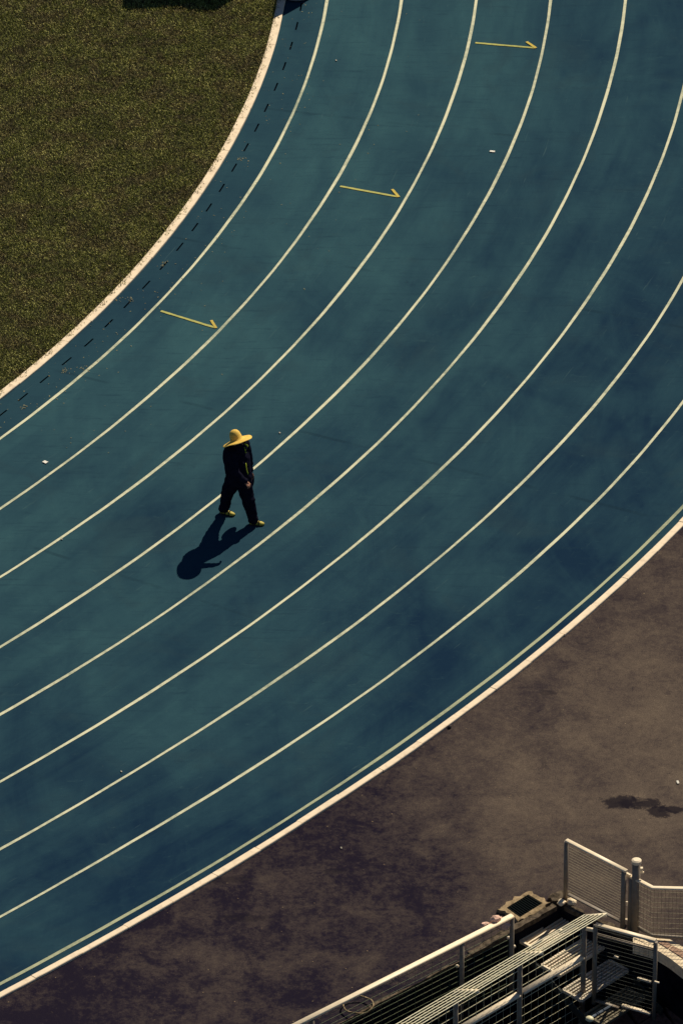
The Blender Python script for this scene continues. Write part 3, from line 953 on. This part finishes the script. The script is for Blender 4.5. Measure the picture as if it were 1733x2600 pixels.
# ---------------------------------------------------------------- grass infield
def make_grass():
    # candidates in a box over the corner in view, plus a margin
    N = 620000
    x = rng.uniform(-8.2, -.4, N); y = rng.uniform(98.5, 117.5, N)
    th = np.arctan2(y - CY, x - CX) + .9
    r = np.hypot(x - CX, y - CY) - R0 - (CO[0] * th ** 2 + CO[1] * th ** 3 + CO[2] * th ** 4)
    kx = np.array([.40, .443, .545, .60, .734, .766]); ky = np.array([-.662, -.660, -.656, -.668, -.690, -.706])
    edge = np.interp(th, kx, ky)
    rag = .018 * np.sin(th * 330) + .020 * np.sin(th * 760 + 2) + .020 * np.sin(th * 1730 + 3 * np.sin(th * 400)) + np.abs(rng.normal(0, .003, N))
    keep = r < edge - .080 + rag
    dens = rng.uniform(0, 1, N)
    # the blades by the kerb grow thicker
    x, y, th, r = x[keep], y[keep], th[keep], r[keep]
    n = len(x)
    Lb = rng.uniform(.018, .050, n); Wb = rng.uniform(.0045, .009, n)
    az = rng.uniform(0, 2 * np.pi, n)
    lean = rng.uniform(.15, 1.25, n)
    z0 = rng.uniform(0.0, .022, n)
    hx, hy = np.cos(az), np.sin(az)
    sx, sy = -hy, hx
    d1 = np.stack([hx * np.sin(lean * .6), hy * np.sin(lean * .6), np.cos(lean * .6)], 1) * (Lb * .55)[:, None]
    d2 = np.stack([hx * np.sin(lean * 1.35), hy * np.sin(lean * 1.35), np.cos(lean * 1.35)], 1) * (Lb * .5)[:, None]
    base = np.stack([x, y, z0], 1)
    side = np.stack([sx, sy, rng.uniform(-.5, .5, n)], 1) * Wb[:, None]
    v = np.empty((n, 5, 3))
    v[:, 0] = base - side * .5
    v[:, 1] = base + side * .5
    v[:, 2] = base + d1 + side * .6
    v[:, 3] = base + d1 - side * .6
    v[:, 4] = base + d1 + d2
    me = bpy.data.meshes.new('grass')
    me.vertices.add(n * 5)
    me.vertices.foreach_set('co', v.reshape(-1).astype(np.float32))
    i = np.arange(n) * 5
    quad = np.stack([i, i + 1, i + 2, i + 3], 1); tri = np.stack([i + 3, i + 2, i + 4], 1)
    loops = np.concatenate([quad, tri], 1).reshape(-1)
    starts = np.stack([np.arange(n) * 7, np.arange(n) * 7 + 4], 1).reshape(-1)
    me.loops.add(len(loops)); me.polygons.add(len(starts))
    me.loops.foreach_set('vertex_index', loops.astype(np.int32))
    me.polygons.foreach_set('loop_start', starts.astype(np.int32))
    me.update(calc_edges=True)
    at = me.attributes.new('tint', 'FLOAT', 'POINT')
    tint = np.clip(rng.normal(.5, .22, n), 0, 1)
    at.data.foreach_set('value', np.repeat(tint, 5).astype(np.float32))
    o = link('grass', me, None, [M['grass']])
    tag(o, 'coarse olive green grass covering the infield inside the kerb', 'grass', kind='stuff')
make_grass()

# ---------------------------------------------------------------- shadow casters added at the top edge
tc = empty('grass_shadow_caster', Vector((-2.3, 115.0, 0)), 'dark covered equipment added out of view to throw the shadow on the grass', 'shadow_block')  # unseen block, put here only so its shadow falls on the grass
bm = bmesh.new()
pr = []
for k in range(13):
    f = k / 12
    xx = -3.12 + 1.62 * f
    hz = 1.02 + .05 * math.sin(f * 9) + (.05 if f > .65 else 0)
    pr.append((xx, hz))
for (xa, ha), (xb, hb) in zip(pr[:-1], pr[1:]):
    vs = [bm.verts.new(q) for q in ((xa, 114.45, 0), (xb, 114.45, 0), (xb, 114.55, hb), (xa, 114.55, ha), (xa, 115.6, 0), (xb, 115.6, 0), (xb, 115.5, hb), (xa, 115.5, ha))]
    for f in ((0, 1, 2, 3), (3, 2, 6, 7), (4, 7, 6, 5)): bm.faces.new([vs[i] for i in f])
for xe, he in (pr[0], pr[-1]):
    vs = [bm.verts.new(q) for q in ((xe, 114.45, 0), (xe, 114.55, he), (xe, 115.5, he), (xe, 115.6, 0))]
    bm.faces.new(vs)
bmesh.ops.remove_doubles(bm, verts=bm.verts, dist=.0005)
fin('cover', bm, M['black'], tc)
bg_ = empty('shadow_caster', Vector((-.72, 114.2, 0)), 'dark red sack with a grey rim, shaped to throw the shadow at the top edge', 'shadow_caster')  # form made up so that its shadow crosses the kerb
bm = bmesh.new()
ring = []
prof = [(.0, .24), (.05, .25), (.3, .22), (.60, .14), (.94, .03)]
for z, r in prof:
    ring.append([bm.verts.new((-.74 + z * .1 + r * 1.05 * math.cos(a * PI / 10) , 114.18 + r * 1.1 * math.sin(a * PI / 10), z + .02)) for a in range(20)])
for A, B in zip(ring[:-1], ring[1:]):
    for k in range(20): bm.faces.new((A[k], A[(k + 1) % 20], B[(k + 1) % 20], B[k]))
bm.faces.new(ring[0][::-1]); bm.faces.new(ring[-1])
fin('bag', bm, M['dkred'], bg_, True)
bm = bmesh.new()
path_tube(bm, [Vector((-.74 + .262 * math.cos(a * PI / 12), 114.18 + .275 * math.sin(a * PI / 12), .035)) for a in range(24)], .02, 6, True)
fin('rim', bm, M['grey'], bg_, True)

# ---------------------------------------------------------------- the walker
PO = P(605, 1322, 0)
def W(x, y, z): return Vector((x, y, z))
WD = Vector((.85, -.53, 0)).normalized()

def solid(name, caps, m, parent, voxel=.012, smooth=2, balls=(), fold=0):
    """one continuous skin over tapered capsules"""
    bm = bmesh.new()
    for a, b, ra, rb in caps:
        a, b = Vector(a), Vector(b)
        k = 6
        tube(bm, a, b, ra, 20, rb)
        bmesh.ops.create_icosphere(bm, subdivisions=3, radius=ra, matrix=Matrix.Translation(a))
        bmesh.ops.create_icosphere(bm, subdivisions=3, radius=rb, matrix=Matrix.Translation(b))
    for c, r, rot in balls:
        bmesh.ops.create_icosphere(bm, subdivisions=3, radius=1, matrix=Matrix.Translation(c) @ rot @ Matrix.Diagonal((r[0], r[1], r[2], 1)))
    me = bpy.data.meshes.new(name + '_raw'); bm.to_mesh(me); bm.free()
    o = bpy.data.objects.new(name + '_raw', me); COL.objects.link(o)
    md = o.modifiers.new('r', 'REMESH'); md.mode = 'VOXEL'; md.voxel_size = voxel; md.use_smooth_shade = True
    ms = o.modifiers.new('s', 'SMOOTH'); ms.iterations = smooth * 3; ms.factor = .5
    dg = bpy.context.evaluated_depsgraph_get()
    out = bpy.data.meshes.new_from_object(o.evaluated_get(dg))
    bpy.data.objects.remove(o); bpy.data.meshes.remove(me)
    out.name = name
    if fold:
        from mathutils import noise as mn
        for v in out.vertices:
            q = v.co
            k = mn.noise(Vector((q.x * 9, q.y * 9, q.z * 16 + q.x * 12))) + .6 * mn.noise(Vector((q.x * 22, q.y * 22, q.z * 34 - q.y * 20)))
            v.co = q + v.normal * fold * k
    for p in out.polygons: p.use_smooth = True
    ob = bpy.data.objects.new(name, out); COL.objects.link(ob)
    out.materials.clear(); out.materials.append(m)
    ob.parent = parent
    return ob

man = empty('person', PO, 'walking person in black clothes, wide straw hat and yellow shoes', 'person')
LAT = Vector((.53, .85, 0)).normalized()          # his left
RZ = Matrix.Rotation(math.atan2(WD.y, WD.x), 4, 'Z')
# joints
shL, elL, wrL = W(.10, .13, 1.27), W(.152, .16, 1.02), W(.182, .16, .77)
shR, elR, wrR = W(-.09, -.12, 1.25), W(-.03, -.29, 1.03), W(.10, -.36, .93)
hipL, knL, anL = W(.080, -.075, .76), W(.150, -.10, .41), W(.228, -.12, .11)
hipR, knR, anR = W(-.065, -.02, .74), W(-.172, .06, .42), W(-.205, .185, .12)
neck, head = W(-.01, .01, 1.32), W(-.005, -.025, 1.400)
caps = [(W(0, -.04, .78), W(-.03, .0, 1.05), .12, .12), (W(-.03, 0, 1.05), W(-.02, .01, 1.24), .12, .10),
        (shL, shR, .06, .06), (neck + W(0, 0, -.1), head, .058, .056),
        (shL, elL, .047, .038), (elL, wrL, .038, .026), (shR, elR, .047, .038), (elR, wrR, .038, .026),
        (hipL, knL, .078, .052), (knL, anL, .052, .036), (hipR, knR, .078, .052), (knR, anR, .052, .036)]
balls = [(head + W(0, 0, .015), (.086, .070, .108), RZ), (head + WD * .088 + W(0, 0, -.005), (.018, .012, .02), RZ),
         (head + WD * .06 + W(0, 0, -.07), (.035, .04, .035), RZ),
         (head + LAT * .076, (.018, .01, .03), RZ), (head - LAT * .076, (.018, .01, .03), RZ)]
for w, d, side, curl in ((wrL, W(.03, -.02, -1).normalized(), WD, .35), (wrR, W(.75, -.2, -.55).normalized(), W(.1, -.9, -.3).normalized(), .9)):
    side = (side - d * side.dot(d)).normalized()
    nrm = d.cross(side)
    
    caps.append((w, w + d * .05, .024, .028))
    for k in range(4):
        o = (k - 1.5) * .019
        a = w + d * .045 + side * o
        kn = w + d * .092 + side * o * 1.1
        ln = (.036, .043, .040, .031)[k]
        b = kn + (d * math.cos(curl) + nrm * math.sin(curl)) * ln
        c = b + (d * math.cos(curl * 2.1) + nrm * math.sin(curl * 2.1)) * ln * .85
        caps += [(a, kn, .0125, .0105), (kn, b, .0100, .0088), (b, c, .0088, .0075)]
    tb = w + d * .03 + side * .028
    caps += [(tb, tb + d * .035 + side * .022, .013, .0105), (tb + d * .035 + side * .022, tb + d * .062 + side * .026 + nrm * .012, .0100, .0082)]
solid('body', caps, M['skin'], man, .0065, 1, balls)
# hair
bm = bmesh.new()
bmesh.ops.create_icosphere(bm, subdivisions=3, radius=1, matrix=Matrix.Translation(head - WD * .008 + W(0, 0, .03)) @ RZ @ Matrix.Diagonal((.092, .077, .100, 1)))
bmesh.ops.bisect_plane(bm, geom=bm.verts[:] + bm.edges[:] + bm.faces[:], plane_co=head + W(0, 0, .02), plane_no=(WD * .7 + W(0, 0, -1)).normalized(), clear_outer=True)
bmesh.ops.bisect_plane(bm, geom=bm.verts[:] + bm.edges[:] + bm.faces[:], plane_co=W(-.010, -.02, 1.425), plane_no=Vector((-.333, .334, .88)).normalized(), clear_outer=True)
h_ = fin('hair', bm, M['hair'], None, True); h_.parent = man
# jacket
jc = [(W(.0, -.04, .84), W(-.045, .0, 1.08), .178, .172), (W(-.045, 0, 1.08), W(-.035, .02, 1.20), .172, .142),
      (W(.005, -.04, .80), W(.0, -.04, .86), .178, .178), (W(.06, -.02, .84), W(.04, .05, 1.10), .15, .14),
      (shL + W(-.01, 0, 0), shR, .085, .088), (neck + W(0, 0, -.06), neck + W(.02, -.03, .055), .092, .088),
      (shL, elL, .078, .066), (elL, wrL + W(-.004, 0, .035), .064, .047), (shR, elR, .08, .066), (elR, wrR, .064, .047)]
solid('jacket', jc, M['cloth'], man, .010, 1, [(W(-.09, .05, 1.13), (.135, .15, .18), RZ), (W(.035, -.02, 1.28), (.10, .12, .09), RZ)], .014)
# trousers
tr = [(W(-.03, -.03, .81), W(.05, -.06, .81), .155, .155), (hipL, knL, .125, .096), (knL, anL + W(0, 0, -.02), .100, .070),
      (hipR, knR, .130, .092), (knR, anR + W(0, 0, -.02), .092, .070)]
solid('trousers', tr, M['trousers'], man, .011, 1, [(knL + W(.01, -.02, .05), (.10, .08, .07), RZ), (W(.19, -.115, .24), (.085, .08, .03), RZ), (W(-.19, .13, .22), (.085, .085, .03), RZ), (W(.195, -.095, .085), (.058, .052, .075), RZ), (W(-.245, .205, .085), (.058, .052, .075), RZ)], .012)
# lime stripe along the far sleeve and shoulder
from mathutils.bvhtree import BVHTree
jm = bpy.data.objects['jacket'].data
bvh = BVHTree.FromPolygons([v.co for v in jm.vertices], [list(p.vertices) for p in jm.polygons])
def on_jacket(px, py):
    o = Vector((0, 0, H)) - PO
    d = (P(px, py) - PO - o).normalized()
    h, n, i, dd = bvh.ray_cast(o, d)
    return h + n * .004 if h is not None else None
for pts, rr in ((((620, 1127), (624, 1129), (627, 1133)), .016), (((620, 1136), (621, 1142), (623, 1149)), .014), (((623, 1176), (624, 1186), (626, 1196), (629, 1204)), .009)):
    q = [p for p in (on_jacket(*c) for c in pts) if p is not None]
    if len(q) < 2: continue
    bm = bmesh.new()
    path_tube(bm, q, rr, 8)
    s_ = fin('sleeve_stripe', bm, M['lime'], None, True); s_.parent = man
# pale cuff at the wrist
bm = bmesh.new(); tube(bm, wrL + W(.004, 0, -.012), wrL + W(.002, 0, .008), .036, 12); c_ = fin('cuff', bm, M['white'], None, True); c_.parent = man
# small dark bag hanging from the far hand
bag = empty('carry_bag', PO + W(.25, .27, .40), 'small dark bag carried low in the far hand of the walker', 'bag')
bm = bmesh.new()
bmesh.ops.create_icosphere(bm, subdivisions=3, radius=1, matrix=Matrix.Translation(PO + W(.165, .20, .60)) @ RZ @ Matrix.Diagonal((.07, .085, .17, 1)))
fin('bag_body', bm, M['cloth'], bag, True)
bm = bmesh.new()
path_tube(bm, [PO + W(.165, .17, .70), PO + W(.185, .16, .75), PO + W(.165, .23, .70)], .007, 6)
fin('strap', bm, M['black'], bag, True)

# shoes
def shoe(heel, toe):
    d = (toe - heel); L0 = d.length; d.normalize(); s = Vector((-d.y, d.x, 0))
    prof = [(0, .020, .055), (.08, .032, .075), (.25, .036, .085), (.45, .038, .072), (.62, .043, .052), (.8, .044, .042), (.93, .034, .034), (1.0, .014, .026)]
    def loft(zb, fz, grow):
        bm = bmesh.new(); rings = []
        for f, w, h in prof:
            c = heel + d * L0 * f
            hh = fz(h)
            rings.append([bm.verts.new(c + s * (w + grow) * math.cos(t) + W(0, 0, zb + max(0, math.sin(t)) * (hh - zb))) for t in [PI * q / 8 for q in range(9)]])
        for A, B in zip(rings[:-1], rings[1:]):
            for k in range(8): bm.faces.new((A[k], A[k + 1], B[k + 1], B[k]))
            bm.faces.new((A[8], A[0], B[0], B[8]))
        bm.faces.new(rings[0]); bm.faces.new(rings[-1])
        return bm
    sh = fin('shoe', loft(.018, lambda h: h + .012, 0), M['shoe'], None, True); sh.parent = man
    so = fin('sole', loft(.001, lambda h: .026, .006), M['black'], None); so.parent = sh
    for f in (.42, .66):
        bm = bmesh.new()
        c = heel + d * L0 * f
        w = float(np.interp(f, [p[0] for p in prof], [p[1] for p in prof])) + .003
        h = float(np.interp(f, [p[0] for p in prof], [p[2] for p in prof])) + .014
        path_tube(bm, [c + s * w * math.cos(t) + W(0, 0, .018 + math.sin(t) * (h - .018)) for t in [PI * q / 10 for q in range(11)]], .009, 6)
        o = fin('shoe_strap', bm, M['black'], None, True); o.parent = sh
shoe(W(-.275, .225, 0), W(-.055, .125, 0))
shoe(W(.165, -.085, 0), W(.385, -.125, 0))

# straw hat: crown and wide brim, pushed back
nrm = Vector((-.333, .334, .88)).normalized()
RH = nrm.to_track_quat('Z', 'Y').to_matrix().to_4x4()
hc = W(-.010, -.02, 1.425)
hat = bpy.data.objects.new('hat', None)
bm = bmesh.new()
prof = [(.228, -.012), (.222, -.006), (.17, .004), (.125, .010), (.100, .020), (.092, .045), (.086, .085), (.076, .125), (.055, .155), (.028, .170), (.001, .174)]
rings = []
for r, z in prof:
    row = []
    for a in range(40):
        t = a * PI / 20
        wave = (.010 * math.sin(2 * t + .6) + .004 * math.sin(5 * t)) * max(0, (r - .1) / .13)
        row.append(bm.verts.new(RH @ Vector((r * math.cos(t), r * math.sin(t), z + wave)) + hc))
    rings.append(row)
for A, B in zip(rings[:-1], rings[1:]):
    for k in range(40): bm.faces.new((A[k], A[(k + 1) % 40], B[(k + 1) % 40], B[k]))
bm.faces.new(rings[-1])
me = bpy.data.meshes.new('straw_hat'); bmesh.ops.recalc_face_normals(bm, faces=bm.faces); bm.to_mesh(me); bm.free()
for p in me.polygons: p.use_smooth = True
ho = link('straw_hat', me, None, [M['straw']]); ho.parent = man
sm = ho.modifiers.new('thick', 'SOLIDIFY'); sm.thickness = .006
bpy.data.objects.remove(hat)
